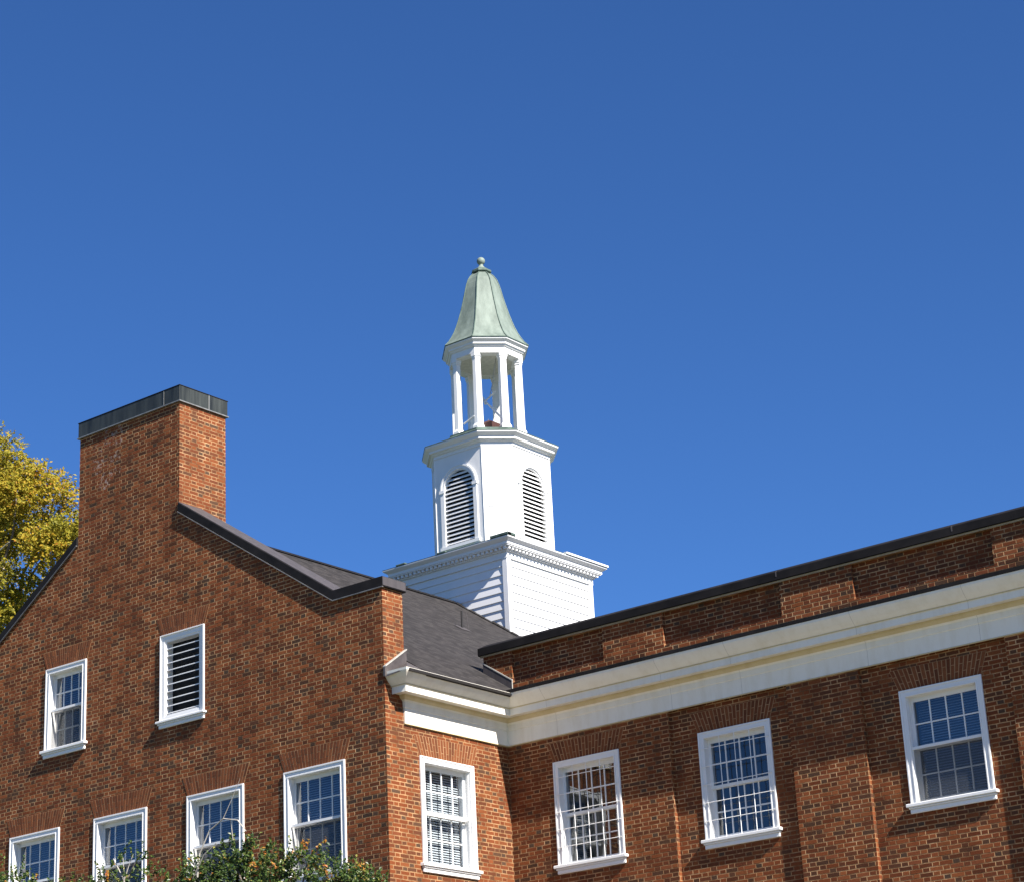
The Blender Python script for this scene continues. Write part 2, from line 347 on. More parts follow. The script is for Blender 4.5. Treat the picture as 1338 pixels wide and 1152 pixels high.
# chimney
mb = MB(); mb.box(CX0, CX1, YA, YA + 1.17, 12.0, 15.2)
chim = world(mb, 'chimney', BRICK, bld)
mb = MB(); mb.box(CX0 - .03, CX1 + .03, YA - .03, YA + 1.20, 15.105, 15.40)
cap = world(mb, 'chimney_cap', LEAD, chim, bevel=.008)
mb = MB()
mb.box(CX0 - .045, CX1 + .045, YA - .045, YA + 1.215, 15.085, 15.105)
for y in (YA + .70,): mb.box(CX1 + .03, CX1 + .037, y, y + .022, 15.11, 15.39)
mb.box(CX1 - .40, CX1 - .385, YA - .036, YA - .03, 15.11, 15.39)
world(mb, 'drip_edge', metal('pale_drip_metal', (.16, .16, .15), (.30, .30, .28)), cap)
mb = MB(); mb.box(CX0 - .036, CX1 + .036, YA - .036, YA + 1.206, 15.40, 15.413)
world(mb, 'top_edge', BLACK, cap)
# raking + level coping
def coping(name, pts, y0, y1, th):
    """pts: (x, z_bottom) polyline along the wall top"""
    mb = MB(); rings = []
    for x, z in pts: rings.append([(x, y0, z), (x, y1, z), (x, y1, z + th), (x, y0, z + th)])
    mb.loft(rings); return mb
yc0, yc1 = YA - .04, YA + T + .05
PK = CX1
sl_r = [(CX1, slz(CX1)), (XR + 5.12, ZP), (XB + .05, ZP)]
sl_l = [(XL - .05, ZP), (XR - 5.12, ZP), (CX0, slz(CX0))]
for pts in (sl_r, sl_l):
    c = world(coping('c', pts, yc0, yc1, .175), 'coping', BLACK, bld, bevel=.006)
    lip = coping('l', [(x, z - .014) for x, z in pts], yc0 - .012, yc0 + .02, .016)
    world(lip, 'drip_edge', metal('drip_strip', (.14, .13, .12), (.26, .25, .23)), c)
    if pts is sl_r:
        tp = coping('t', [(x, z + .175) for x, z in pts[:2]], yc0 + .02, yc1 - .005, .012); world(tp, 'coping_top', BLACKTOP, c)
        mb = MB(); mb.box(XB + .05, XB + .058, YA - .04, YA + T + .03, ZP + .02, ZP + .165); world(mb, 'end_plate', BLACKTOP, c)
# side wall B
mb = MB(); mb.slab([(YA + T, GZ), (YC + .08, GZ), (YC + .08, 9.0), (YA + T, 9.0)], [hole(*WBx), hole(WBx[0], WBx[1], WBx[2] - 3.6, WBx[3] - 3.6)], mapB(XB), 0, .35)
world(mb, 'side_wall', BRICK, bld)
# wall C : recessed sheet + pilasters
XE = -2.0
REC = .08
PIL = [(-17.405, -16.114), (-13.634, -12.343), (-9.90, -8.61), (-6.17, -4.88)]
extra = [(-11.10, .69, 6.03, 7.776), (-7.38, .69, 6.03, 7.776)]
CW = WC + extra
lowC = [(c, h, a - 3.6, b - 3.6) for c, h, a, b in CW]
hc = [hole(*q) for q in CW[1:] + lowC[1:]]
hc8 = [hole(*WC[0]), hole(*lowC[0])]
P1 = -19.670
mb = MB(); mb.slab([(XB - .35, GZ), (XE, GZ), (XE, 9.0), (XB - .35, 9.0)], hc + hc8, mapA(YC + REC), 0, .30)
world(mb, 'wing_wall', BRICK, bld)
mb = MB(); mb.slab([(XB, GZ), (P1, GZ), (P1, 8.24), (XB, 8.24)], hc8, mapA(YC), 0, REC + .001)
world(mb, 'corner_bay', BRICK, bld)
for a, b in PIL:
    mb = MB(); mb.box(a, b, YC, YC + REC + .001, GZ, 8.24); world(mb, 'pilaster', BRICK, bld)
# parapet above cornice
PAR = [(-22.83, -20.87), (-19.64, -17.36), (-16.04, -13.64), (-12.343 + .02, -9.92), (-8.62, -6.2)]
ZC0 = 9.93
mb = MB(); x = -23.45; hs = []
for a, b in PAR: hs.append([(a, 9.335), (b, 9.335), (b, ZC0 - .02), (a, ZC0 - .02)])
mb.slab([(-23.45, 8.95), (XE, 8.95), (XE, ZC0), (-23.45, ZC0)], hs, mapA(YC), 0, .07)
mb.box(-23.45, XE, YC + .07, YC + .36, 8.95, ZC0)
world(mb, 'parapet', BRICK, bld)
mb = MB(); mb.box(-23.53, XE, YC - .065, YC + .44, ZC0, ZC0 + .145)
mb.add([(-23.51, YC - .05, ZC0 + .145), (XE, YC - .05, ZC0 + .145), (XE, YC + .43, ZC0 + .145), (-23.51, YC + .43, ZC0 + .145), (-23.44, YC + .04, ZC0 + .2), (XE, YC + .04, ZC0 + .2), (XE, YC + .36, ZC0 + .2), (-23.44, YC + .36, ZC0 + .2)],
       [(0, 3, 2, 1), (4, 5, 6, 7), (0, 1, 5, 4), (1, 2, 6, 5), (2, 3, 7, 6), (3, 0, 4, 7)])
pc = world(mb, 'parapet_coping', BLACK, bld, bevel=.01)
mb = MB()
mb.box(-23.5, XE, YC - .035, YC - .003, ZC0 - .028, ZC0)
world(mb, 'soffit_strip', plain('tan_soffit_strip', (.34, .27, .17)), pc)
for xj in (-17.37, -14.24, -11.1, -8.0):
    mb = MB(); mb.box(xj, xj + .022, YC - .068, YC - .02, ZC0 + .06, ZC0 + .149); world(mb, 'joint_cover', FLASH, pc)
# flat roof behind parapet
mb = MB(); mb.box(-23.4, XE, YC + .36, YC + 14, 8.9, 9.3); world(mb, 'flat_roof', BLACKTOP, bld)
mb = MB(); mb.box(XL, XB - .35, YC + 13.6, YC + 14, GZ, 9.0); mb.box(XB - .35, XE, YC + 13.6, YC + 14, GZ, 8.9); mb.box(XE - .3, XE, YC + .38, YC + 13.6, GZ, 8.9); mb.box(XL, XL + .35, YA + T, YC + 13.6, GZ, 9.0)
world(mb, 'rear_wall', BRICK, bld)
# pitched roof of the gable wing
xe = XB + OV + .02
ze = ZR - SL * (xe - XR)
yr0, yr1 = YA + T, YC + 14
mb = MB(); th = .07
def rz(x): return ZR - SL * abs(x - XR)
xs = [(xe, yr0), (xe, YC - .45), (-22.86, YC - .003), (-23.42, YC - .003), (-23.42, yr1), (XR, yr1), (XR, yr0)]
n = len(xs)
mb.add([(x, y, rz(x)) for x, y in xs] + [(x, y, rz(x) - th) for x, y in xs], [tuple(range(n)), tuple(reversed(range(n, 2 * n)))] + [(i, (i + 1) % n, n + (i + 1) % n, n + i) for i in range(n)])
xw = 2 * XR - xe
mb.add([(XR, yr0, ZR), (XR, yr1, ZR), (xw, yr1, rz(xw)), (xw, yr0, rz(xw)), (XR, yr0, ZR - th), (XR, yr1, ZR - th), (xw, yr1, rz(xw) - th), (xw, yr0, rz(xw) - th)],
       [(0, 1, 2, 3), (7, 6, 5, 4), (0, 3, 7, 4), (1, 5, 6, 2), (3, 2, 6, 7)])
roof = world(mb, 'pitched_roof', SHING, bld)
# eave drip (dark) and ridge cap
mb = MB(); mb.box(xe - .02, xe + .035, YA + .06, YC - .47, ze - .055, ze - .012)
world(mb, 'eave_edge', IRON, roof)
mb = MB(); mb.loft([[(XR - .13, y, ZR - .06), (XR, y, ZR + .035), (XR + .13, y, ZR - .06), (XR, y, ZR - .02)] for y in (yr0, 35.40)])
world(mb, 'ridge_cap', BLACK, roof)
mb = MB(); random.seed(9); x = XR; yy = 36.9366 - 1.5305
while x < XR + 1.62:
    L = random.uniform(.1, .2); a = random.uniform(.03, .065)
    mb.loft([[(x, yy - .05, rz(x) - .02), (x + L, yy - .05, rz(x + L) - .02), (x + L, yy + .0, rz(x + L) - .02), (x, yy, rz(x) - .02)], [(x, yy - .05, rz(x) + a * .6), (x + L, yy - .05, rz(x + L) + a * .5), (x + L, yy, rz(x + L) + a), (x, yy, rz(x) + a)]]); x += L - .02
world(mb, 'step_flashing', IRON, roof)
# gable end roof flashing (stepped plate on the side of the gable block)
mb = MB(); x0 = XB + .003; x1 = XB + .05
q = [(YA - .03, 8.945), (YA - .03, 9.10), (YA + T + .01, 9.47), (YA + T + .01, 9.27)]
mb.loft([[(x0, y, z) for y, z in q], [(x1, y, z) for y, z in q]])
fl = world(mb, 'roof_flashing', FLASH, bld, bevel=.004)
mb = MB(); q = [(YA - .03, 9.10), (YA - .03, 9.118), (YA + T + .01, 9.49), (YA + T + .01, 9.47)]
mb.loft([[(x0, y, z) for y, z in q], [(x1 + .012, y, z) for y, z in q]]); world(mb, 'sealant_edge', SEAM, fl)
mb = MB(); mb.add([(x1, YA - .03, 8.95), (x1, YA + T + .01, 9.275), (xe, YA + .02, ze - .005), (xe, YA + T + .01, ze - .003), (x1, YA - .03, 8.93), (xe, YA + .02, ze - .03)], [(0, 2, 1), (1, 2, 3), (0, 4, 5, 2)])
world(mb, 'flashing_apron', FLASH, fl, recalc=False)
# flashing under C parapet's end, following roof slope
mb = MB(); q = [(-23.45, rz(-23.45) - .02), (-22.83, rz(-22.83) - .03), (-22.83, rz(-22.83) + .15), (-23.45, rz(-23.45) + .16)]
mb.loft([[(x, YC - .022, z) for x, z in q], [(x, YC - .002, z) for x, z in q]])
fl2 = world(mb, 'roof_flashing', BLACKTOP, bld)
mb = MB(); q = [(-23.45, rz(-23.45) + .16), (-22.82, rz(-22.83) + .15), (-22.82, rz(-22.83) + .172), (-23.45, rz(-23.45) + .182)]
mb.loft([[(x, YC - .028, z) for x, z in q], [(x, YC - .002, z) for x, z in q]])
mb.box(-22.85, -22.825, YC - .02, YC - .001, 9.08, 9.4)
world(mb, 'sealant_edge', SEAM, fl2)

# cornice: profile (projection, z) swept round return, B wall, inner corner, C wall
PROF = [(0.0, 8.24), (.03, 8.24), (.03, 8.50), (.045, 8.51), (.045, 8.60), (.075, 8.635), (.105, 8.66), (.12, 8.70), (.285, 8.705), (.285, 8.685), (.30, 8.685), (.30, 8.795), (.312, 8.798), (.312, 8.812), (.35, 8.842), (.40, 8.890), (.452, 8.952), (.472, 8.985), (.476, 9.025), (0.0, 9.03)]
def cornice(offset_prof, name, mat, parent=None, ext=0.0):
    mb = MB(); rings = []
    YF = YA + .475
    for st in range(4):
        ring = []
        for d, z in offset_prof:
            if st == 0: ring.append((XB - .0, YF - d, z))           # return dies on the side wall
            if st == 1: ring.append((XB + d, YF - d, z))
            if st == 2: ring.append((XB + d, YC - d, z))
            if st == 3: ring.append((XE + d, YC - d, z))
        rings.append(ring)
    mb.loft(rings); return world(mb, name, mat, parent or bld)
cor = cornice(PROF, 'cornice', CORN)
mb = MB()
mb.box(XB + OV - .05, XE, YC - OV - .035, YC - OV + .05, 9.022, 9.082); mb.box(XB + OV - .4, XE, YC - OV + .05, YC - .002, 9.026, 9.088)
world(mb, 'gutter_edge', BLACK, cor)
och = paint('ochre_aged_bounce_paint', (.56, .47, .29), .55, grime=(.42, .33, .17), amount=.6)  # aged ochre paint with warm bounced light put into its colour
cornice([(0, 8.628), (.078, 8.628), (.113, 8.66), (.128, 8.697), (0, 8.697)], 'bed_moulding', och, cor)
cornice([(.2, 8.797), (.318, 8.797), (.320, 8.812), (.2, 8.812)], 'fillet_strip', och, cor)
cornice([(0, 8.232), (.035, 8.232), (.035, 8.247), (0, 8.247)], 'fillet_strip', och, cor)
jm = plain('dark_joint_caulk', (.48, .45, .39))
for xj in (-21.9, -19.55, -18.2, -15.9, -14.0, -11.6, -9.1):
    mb = MB()
    for (pa, za), (pb, zb) in zip(PROF[1:-2], PROF[2:-1]):
        e = .0012
        mb.add([(xj, YC - pa - e, za), (xj + .006, YC - pa - e, za), (xj + .006, YC - pb - e, zb), (xj, YC - pb - e, zb)], [(0, 1, 2, 3)])
    world(mb, 'cornice_joint', jm, cor, recalc=False)
mb = MB(); random.seed(3)
x = XB + .6
while x < XE:
    L = random.uniform(.25, .9); mb.box(x, x + L, YC - .03, YC - .001, 9.089, 9.096 + random.uniform(0, .018)); x += L + random.uniform(.0, .12)
world(mb, 'mortar_fillet', SEAM, cor)

# ------------------------------------------------------------------ sash windows
def ring(mb, hw, z0, z1, t, y0, y1, bottom=True):
    mb.box(-hw, -hw + t, y0, y1, z0, z1); mb.box(hw - t, hw, y0, y1, z0, z1)
    mb.box(-hw + t, hw - t, y0, y1, z1 - t, z1)
    if bottom: mb.box(-hw + t, hw - t, y0, y1, z0, z0 + t)
def sash(hw, z0, z1, y0, y1, cols=4, rows=2, st=.045, mt=.02, bot=.05, top=.045):
    mb = MB(); mb.box(-hw, -hw + st, y0, y1, z0, z1); mb.box(hw - st, hw, y0, y1, z0, z1)
    mb.box(-hw + st, hw - st, y0, y1, z1 - top, z1); mb.box(-hw + st, hw - st, y0, y1, z0, z0 + bot)
    iw = 2 * (hw - st)
    for i in range(1, cols): x = -hw + st + iw * i / cols; mb.box(x - mt / 2, x + mt / 2, y0 + .004, y1 - .004, z0 + bot, z1 - top)
    for j in range(1, rows):
        z = z0 + bot + (z1 - top - z0 - bot) * j / rows
        for i in range(cols):
            xa = -hw + st + iw * i / cols + mt / 2 * (i > 0); xb = -hw + st + iw * (i + 1) / cols - mt / 2 * (i < cols - 1)
            mb.box(xa, xb, y0 + .005, y1 - .005, z - mt / 2, z + mt / 2)
    return mb
def window(plane, c, hw, z0, z1, kind, label=None, rear=.9):
    """kind: 'screen' (lower half screened), 'bars' (security bars), 'sun' (side wall)"""
    if plane == 'A': loc, rot = (c, YA, z0), 0
    elif plane == 'P': loc, rot = (c, YC, z0), 0
    elif plane == 'C': loc, rot = (c, YC + REC, z0), 0
    else: loc, rot = (XB, c, z0), math.pi / 2
    H = z1 - z0; kw = dict(loc=loc, rotz=rot)
    mb = MB()
    ring(mb, hw, .03, H, .028, -.030, .04, False)                # outer back band
    ring(mb, hw - .028, .03, H - .028, .055, -.018, .04, False)     # flat casing
    ring(mb, hw - .083, .03, H - .083, .022, -.026, .05, False)     # inner bead
    win = mb.build('window', WHITE, bld, bevel=.003, **kw)
    if label: win['label'] = label
    mb = MB(); iw = hw - .083
    ring(mb, iw + .004, .01, H - .079, .022, .05, .25)           # jamb liner
    mb.build('frame', WHITE, win, **kw)
    mb = MB(); mb.box(-hw - .055, hw + .055, -.088, .02, -.022, .03); mb.box(-hw - .025, hw + .025, -.062, .0, -.05, -.022); mb.box(-hw - .012, hw + .012, -.04, .0, -.115, -.05); mb.box(-hw + .083, hw - .083, .02, .25, -.0, .03)
    mb.build('sill', WHITE, win, bevel=.008, **kw)
    s = iw - .018; zm = .05 + (H - .13) * .5
    mb = sash(s, zm - .02, H - .10, .115, .145, top=.075); us = mb.build('upper_sash', WHITE, win, **kw)
    MB().add([(-s + .02, .13, zm), (s - .02, .13, zm), (s - .02, .13, H - .12), (-s + .02, .13, H - .12)], [(0, 1, 2, 3)]).build('glass_pane', GLASSC if kind == 'bars' else GLASS, win, recalc=False, **kw)
    mb = sash(s, .032, zm + .02, .155, .185, bot=.07); mb.build('lower_sash', WHITE, win, **kw)
    MB().add([(-s + .02, .17, .06), (s - .02, .17, .06), (s - .02, .17, zm), (-s + .02, .17, zm)], [(0, 1, 2, 3)]).build('glass_pane', GLASSC if kind != 'screen' else GLASS, win, recalc=False, **kw)
    if kind in ('screen', 'sun'):
        mb = MB(); mb.box(-s - .014, s + .014, .02, .06, zm - .02, zm + .022); ring(mb, s + .014, .03, H - .085, .025, .024, .056)
        mb.build('storm_frame', WHITE, win, **kw)
        if kind == 'screen':
            MB().add([(-s, .045, .05), (s, .045, .05), (s, .045, zm - .02), (-s, .045, zm - .02)], [(0, 1, 2, 3)]).build('insect_screen', SCREEN, win, **kw)
    if kind == 'bars':
        mb = MB(); nb = 4
        for i in range(1, nb):
            x = -iw + .03 + (2 * iw - .06) * i / nb; mb.tube([(x, -.02, .03), (x, -.02, H - .10)], .0075, 6)
        for j in range(1, 6):
            z = .03 + (H - .13) * j / 5.6; mb.tube([(-iw - .05, -.034, z), (iw + .05, -.034, z)], .0065, 6)
        mb.build('security_bars', WHITE, win, **kw)
    if kind != 'bars':
        mb = MB(); k = 0; zz = .10; yb = .235 if kind == 'sun' else .29
        random.seed(int(abs(c) * 100))
        while zz < H - .12:
            tilt = .011 if kind != 'sun' else .015
            mb.add([(-s + .03, yb, zz - tilt), (s - .03, yb, zz - tilt), (s - .03, yb + .022, zz + tilt), (-s + .03, yb + .022, zz + tilt)], [(0, 1, 2, 3)]); zz += .040 + random.uniform(-.002, .002)
        mb.build('blind', BLIND if kind == 'sun' else BLIND_SHADED, win, **kw)
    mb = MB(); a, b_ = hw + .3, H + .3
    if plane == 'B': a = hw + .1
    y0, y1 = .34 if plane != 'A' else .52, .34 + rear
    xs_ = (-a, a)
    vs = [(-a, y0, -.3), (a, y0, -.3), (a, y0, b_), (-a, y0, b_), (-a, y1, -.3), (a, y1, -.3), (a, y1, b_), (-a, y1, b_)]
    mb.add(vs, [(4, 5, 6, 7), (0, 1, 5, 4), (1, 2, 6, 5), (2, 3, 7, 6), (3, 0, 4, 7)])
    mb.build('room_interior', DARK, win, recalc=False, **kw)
    arch(plane, c, hw, z1, loc, rot)
    return win
def arch(plane, c, hw, z1, loc, rot):
    """flat brick jack arch of splayed voussoirs above an opening"""
    mo = MB(); br = MB(); zt = .338; sp = .13; y = -.003
    loc = (loc[0], loc[1], z1)
    q = [(-hw + .0, .0), (hw - .0, .0), (hw + sp, zt), (-hw - sp, zt)]
    mo.loft([[(x, y, z) for x, z in q], [(x, .02, z) for x, z in q]])
    n = 22; random.seed(int(c * 37))
    for i in range(n):
        f0, f1 = i / n, (i + 1) / n
        def P(f, h): return (-(hw + sp * h) + 2 * (hw + sp * h) * f, h * zt)
        cuts = (0, .335, 1.0) if i % 2 else (0, .665, 1.0)
        for a, b in zip(cuts[:-1], cuts[1:]):
            g = .115 / n; gz = .016
            pts = [P(f0 + g, a + gz), P(f1 - g, a + gz), P(f1 - g, b - gz), P(f0 + g, b - gz)]
            e = random.uniform(.0015, .004)
            br.loft([[(x, y - e, z) for x, z in pts], [(x, y + .004, z) for x, z in pts]], tone=random.random())
    m = mo.build('brick_arch', ARCHM, bld, loc=loc, rotz=rot)
    br.build('voussoirs', ARCH, m, loc=loc, rotz=rot)
window('A', *WA[0], 'screen')
for q in WL: window('A', *q, 'screen')
window('B', *WBx, 'sun')
window('P', *WC[0], 'bars'); window('C', *WC[1], 'bars'); window('C', *WC[2], 'screen')
for q in extra + lowC[1:]: window('C', *q, 'screen')
for q in LOW: window('A', *q, 'screen')
window('B', WBx[0], WBx[1], WBx[2] - 3.6, WBx[3] - 3.6, 'sun')
window('P', *lowC[0], 'screen')
# louvred gable vent
def vent(c, hw, z0, z1):
    kw = dict(loc=(c, YA, z0)); H = z1 - z0
    mb = MB(); ring(mb, hw, .0, H, .022, -.034, .05, False); ring(mb, hw - .022, 0, H - .022, .085, -.012, .05); 
    v = mb.build('louvred_vent', WHITE, bld, bevel=.003, **kw); v['label'] = 'white framed gable vent with horizontal louvre slats'
    mb = MB(); ring(mb, hw - .107, .085, H - .107, .03, -.0, .16); mb.build('frame', WHITE, v, **kw)
    mb = MB(); mb.box(-hw - .055, hw + .055, -.088, .0, -.03, .012); mb.box(-hw - .025, hw + .025, -.06, -.0, -.06, -.03); mb.box(-hw - .012, hw + .012, -.04, .0, -.12, -.06); mb.build('sill', WHITE, v, bevel=.008, **kw)
    mb = MB(); n = 10; a = hw - .137
    for i in range(n):
        z = .135 + (H - .27) * i / n
        mb.add([(-a, .015, z - .004), (a, .015, z - .004), (a, .015, z + .012), (-a, .015, z + .012), (-a, .06, z + .018), (a, .06, z + .018), (a, .06, z + .032), (-a, .06, z + .032)],
               [(0, 1, 2, 3), (3, 2, 6, 7), (0, 4, 5, 1), (4, 7, 6, 5)])
    mb.build('slats', WHITE, v, recalc=False, **kw)
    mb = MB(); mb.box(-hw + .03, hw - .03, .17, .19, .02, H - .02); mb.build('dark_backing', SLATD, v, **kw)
    arch('A', c, hw, z1, (c, YA, z0), 0)
vent(*WA[1])
# roof vent pipe
mb = MB(); px, py = -26.73, 32.68; pz = rz(px)
mb.tube([(px, py, pz - .05), (px, py, pz + .36)], .022, 12); vp = world(mb, 'vent_pipe', IRON, bld)
mb = MB(); mb.loft([[(px + .12 * cx, py + .15 * cy, rz(px + .12 * cx) + .012) for cx, cy in ((-1, -1), (1, -1), (1, 1), (-1, 1))], [(px + .06 * cx, py + .06 * cy, rz(px + .06 * cx) + .02) for cx, cy in ((-1, -1), (1, -1), (1, 1), (-1, 1))]])
world(mb, 'pipe_flashing', BLACKTOP, vp)
mb = MB(); mb.tube([(px + .07, py + .10, pz), (px + .05, py + .07, pz + .33)], .008, 6); world(mb, 'cable', FLASH, vp)

# ------------------------------------------------------------------ cupola
TY = 36.9366; HB = 1.5305
cup = thing('cupola', 'white wooden cupola with clapboard base, louvred octagonal drum, open lantern and green copper bell roof', 'cupola', (XR, TY, 11.9))
def P3(x, y, z): return (XR + x, TY + y, z)
def octo(h, f, z): return [P3(x, y, z) for x, y in ((f, -h), (h, -f), (h, f), (f, h), (-f, h), (-h, f), (-h, -f), (-f, -h))]
def sq(h, z): return [P3(x, y, z) for x, y in ((-h, -h), (h, -h), (h, h), (-h, h))]
ZB0, ZB1 = 12.0, 14.20
mb = MB(); z = ZB0; step = .19
mb2 = MB()
while z < ZB1 - .001:
    z2 = min(z + step, ZB1); hh = HB - .03
    mb.loft([sq(hh + .021, z), sq(hh, z2)]); z = z2
base = world(mb, 'clapboard_base', TOWERW, cup)
for sx in (-1, 1):
    for sy in (-1, 1):
        mb = MB(); mb.box(*sorted((XR + sx * (HB + .004), XR + sx * (HB - .13))), *sorted((TY + sy * (HB + .004), TY + sy * (HB - .13))), ZB0, ZB1)
        world(mb, 'corner_board', TOWERW, cup, bevel=.004)
mb = MB()
for hh, za, zb in ((HB + .012, 14.06, 14.20), (HB + .05, 14.20, 14.225), (HB + .15, 14.285, 14.31), (HB + .168, 14.31, 14.37), (HB + .06, 14.225, 14.285)):
    mb.loft([sq(hh, za), sq(hh, zb)])
mb.loft([sq(HB + .17, 14.37), sq(HB + .178, 14.376), sq(HB + .252, 14.43), sq(HB + .256, 14.455)])
bc = world(mb, 'base_cornice', TOWERW, cup)
nd = 27; h1 = HB + .062
mb = MB(); mb.box(-.028, .028, -.001, .065, 14.228 - 11.9, 14.284 - 11.9); den = None
for i in range(nd):
    a = -h1 + .02 + (2 * h1 - .04) * i / (nd - 1)
    for rot_, lx, ly in ((math.pi, XR + a, TY - h1), (-math.pi / 2, XR + h1, TY + a)):
        if den is None: den = mb.build('dentil', TOWERW, bc, loc=(lx, ly, 11.9), rotz=rot_)
        else:
            d_ = den.copy(); COL.objects.link(d_); place(d_, bc, Matrix.Translation((lx, ly, 11.9)) @ Matrix.Rotation(rot_, 4, 'Z'))
mb = MB(); mb.loft([sq(HB + .255, 14.456), sq(HB + .258, 14.468), sq(1.2, 14.62)])
world(mb, 'skirt_roof', COPPERD, cup)
mb = MB()
for (x0, x1, y0, y1) in ((HB - .22, HB + .275, -HB - .275, -HB - .15), (HB + .12, HB + .275, -HB - .27, -HB + .0), (-HB + .15, -HB + .42, -HB - .27, -HB - .1), (-.2, .05, -HB - .262, -HB - .2)):
    mb.box(XR + x0, XR + x1, TY + y0, TY + y1, 14.47, 14.505 + .02 * (x0 > 1))
world(mb, 'edge_flashing', COPPERD, cup, bevel=.006)
mb = MB(); mb.box(XR + HB + .20, XR + HB + .285, TY + .25, TY + HB + .27, 14.468, 14.51)
world(mb, 'loose_trim', TOWERW, cup)
# drum
HD, FD = 1.1645, .6715
ZD0, ZD1 = 14.45, 17.0
def arch_pts(hw, z0, zs, n=14):
    p = [(-hw, z0), (hw, z0)]
    for i in range(n + 1):
        a = math.pi * i / n; p.append((hw * math.cos(a), zs + hw * math.sin(a)))
    return p
maps = [lambda u, z, d: P3(u, -HD + d, z), lambda u, z, d: P3(HD - d, u, z), lambda u, z, d: P3(-u, HD - d, z), lambda u, z, d: P3(-HD + d, -u, z)]
mb = MB(); AW, AZ0, AZS = .42, 14.84, 16.14
for mp in maps: mb.slab([(-FD, ZD0), (FD, ZD0), (FD, ZD1), (-FD, ZD1)], [arch_pts(AW, AZ0, AZS)], mp, 0, .10)
import itertools
dg = []
for a in range(4):
    c_, s_ = [(1, 0), (0, 1), (-1, 0), (0, -1)][a]
    rot = lambda x, y: (x * c_ - y * s_, x * s_ + y * c_)
    p0 = rot(FD, -HD); p1 = rot(HD, -FD)
    q0 = rot(FD - .07, -HD + .1); q1 = rot(HD - .1, -FD + .07)
    mb.loft([[P3(*p0, z), P3(*p1, z), P3(*q1, z), P3(*q0, z)] for z in (ZD0, ZD1)])
    dg.append((p0, p1))
drum = world(mb, 'drum', TOWERW, cup)
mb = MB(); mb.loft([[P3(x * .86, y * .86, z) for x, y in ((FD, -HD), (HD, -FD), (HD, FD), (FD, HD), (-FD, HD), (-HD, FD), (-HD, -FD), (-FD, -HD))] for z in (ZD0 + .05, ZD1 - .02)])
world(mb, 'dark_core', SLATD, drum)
# diagonal panels
for p0, p1 in dg:
    mb = MB()
    d = Vector((p1[0] - p0[0], p1[1] - p0[1])); L = d.length; d.normalize(); nrm = Vector((d.y, -d.x))
    def B(a0, a1, z0, z1, e=.014):
        r = [(p0[0] + d.x * a, p0[1] + d.y * a) for a in (a0, a1)]
        mb.loft([[P3(x, y, z) for (x, y) in (r[0], r[1], (r[1][0] + nrm.x * e, r[1][1] + nrm.y * e), (r[0][0] + nrm.x * e, r[0][1] + nrm.y * e))] for z in (z0, z1)])
    B(.0, .085, ZD0, ZD1 - .02); B(L - .085, L, ZD0, ZD1 - .02)
    for z0, z1 in ((14.60, 14.72), (15.52, 15.60), (16.08, 16.20), (16.86, 16.98)): B(.085, L - .085, z0, z1, .008)
    for z0, z1 in ((14.74, 15.50), (15.62, 16.06), (16.22, 16.84)):
        B(.12, L - .12, z1 - .018, z1, .005); B(.12, L - .12, z0, z0 + .018, .005); B(.12, .138, z0 + .018, z1 - .018, .005); B(L - .138, L - .12, z0 + .018, z1 - .018, .005)
    world(mb, 'panel_moulding', TOWERW, drum)
    mb = MB()
    for z0, z1 in ((14.74, 15.50), (15.62, 16.06), (16.22, 16.84)):
        B(.108, L - .108, z1 + .001, z1 + .010, .0025); B(.108, L - .108, z0 - .010, z0 - .001, .0025); B(.108, .117, z0, z1, .0025); B(L - .117, L - .108, z0, z1, .0025)
    world(mb, 'panel_shade_line', plain('grey_shade_line', (.22, .22, .22)), drum)  # grey strips paint the shadow lines of the panel grooves
for mp in maps:
    mb = MB()
    def arc(r0, r1, d0, d1):
        n = 16; rings = []
        for i in range(n + 1):
            a = math.pi * i / n; c_, s_ = math.cos(a), math.sin(a)
            rings.append([mp(r0 * c_, AZS + r0 * s_, d1), mp(r1 * c_, AZS + r1 * s_, d1), mp(r1 * c_, AZS + r1 * s_, d0), mp(r0 * c_, AZS + r0 * s_, d0)])
        mb.loft(rings)
    def bx(u0, u1, z0, z1, d0, d1):
        mb.loft([[mp(u0, z0, d0), mp(u1, z0, d0), mp(u1, z0, d1), mp(u0, z0, d1)], [mp(u0, z1, d0), mp(u1, z1, d0), mp(u1, z1, d1), mp(u0, z1, d1)]])
    arc(AW - .005, AW + .085, -.028, .0); arc(AW + .06, AW + .10, -.042, .0); arc(AW - .03, AW - .004, .0, .06)
    for s_ in (-1, 1):
        u = sorted((s_ * (AW - .005), s_ * (AW + .10))); bx(u[0], u[1], ZD0 + .02, AZS - .06, -.028, 0)
        u = sorted((s_ * (AW - .02), s_ * (AW + .125))); bx(u[0], u[1], AZS - .06, AZS + .012, -.043, 0)
    bx(-AW - .14, AW + .14, AZ0 - .09, AZ0 - .02, -.05, 0)
    lv = world(mb, 'louvre_frame', TOWERW, cup)
    mb = MB(); zz = AZ0 + .015; 
    while zz < AZS + AW - .05:
        hw = AW - .002 if zz < AZS - .02 else math.sqrt(max(AW ** 2 - (zz + .05 - AZS) ** 2, .0004)) - .01
        if hw > .04:
            q = [(.005, zz), (.005, zz + .022), (.07, zz + .078), (.07, zz + .060)]
            mb.loft([[mp(-hw, z, d) for d, z in q], [mp(hw, z, d) for d, z in q]])
        zz += .098
    world(mb, 'slats', TOWERW, lv)
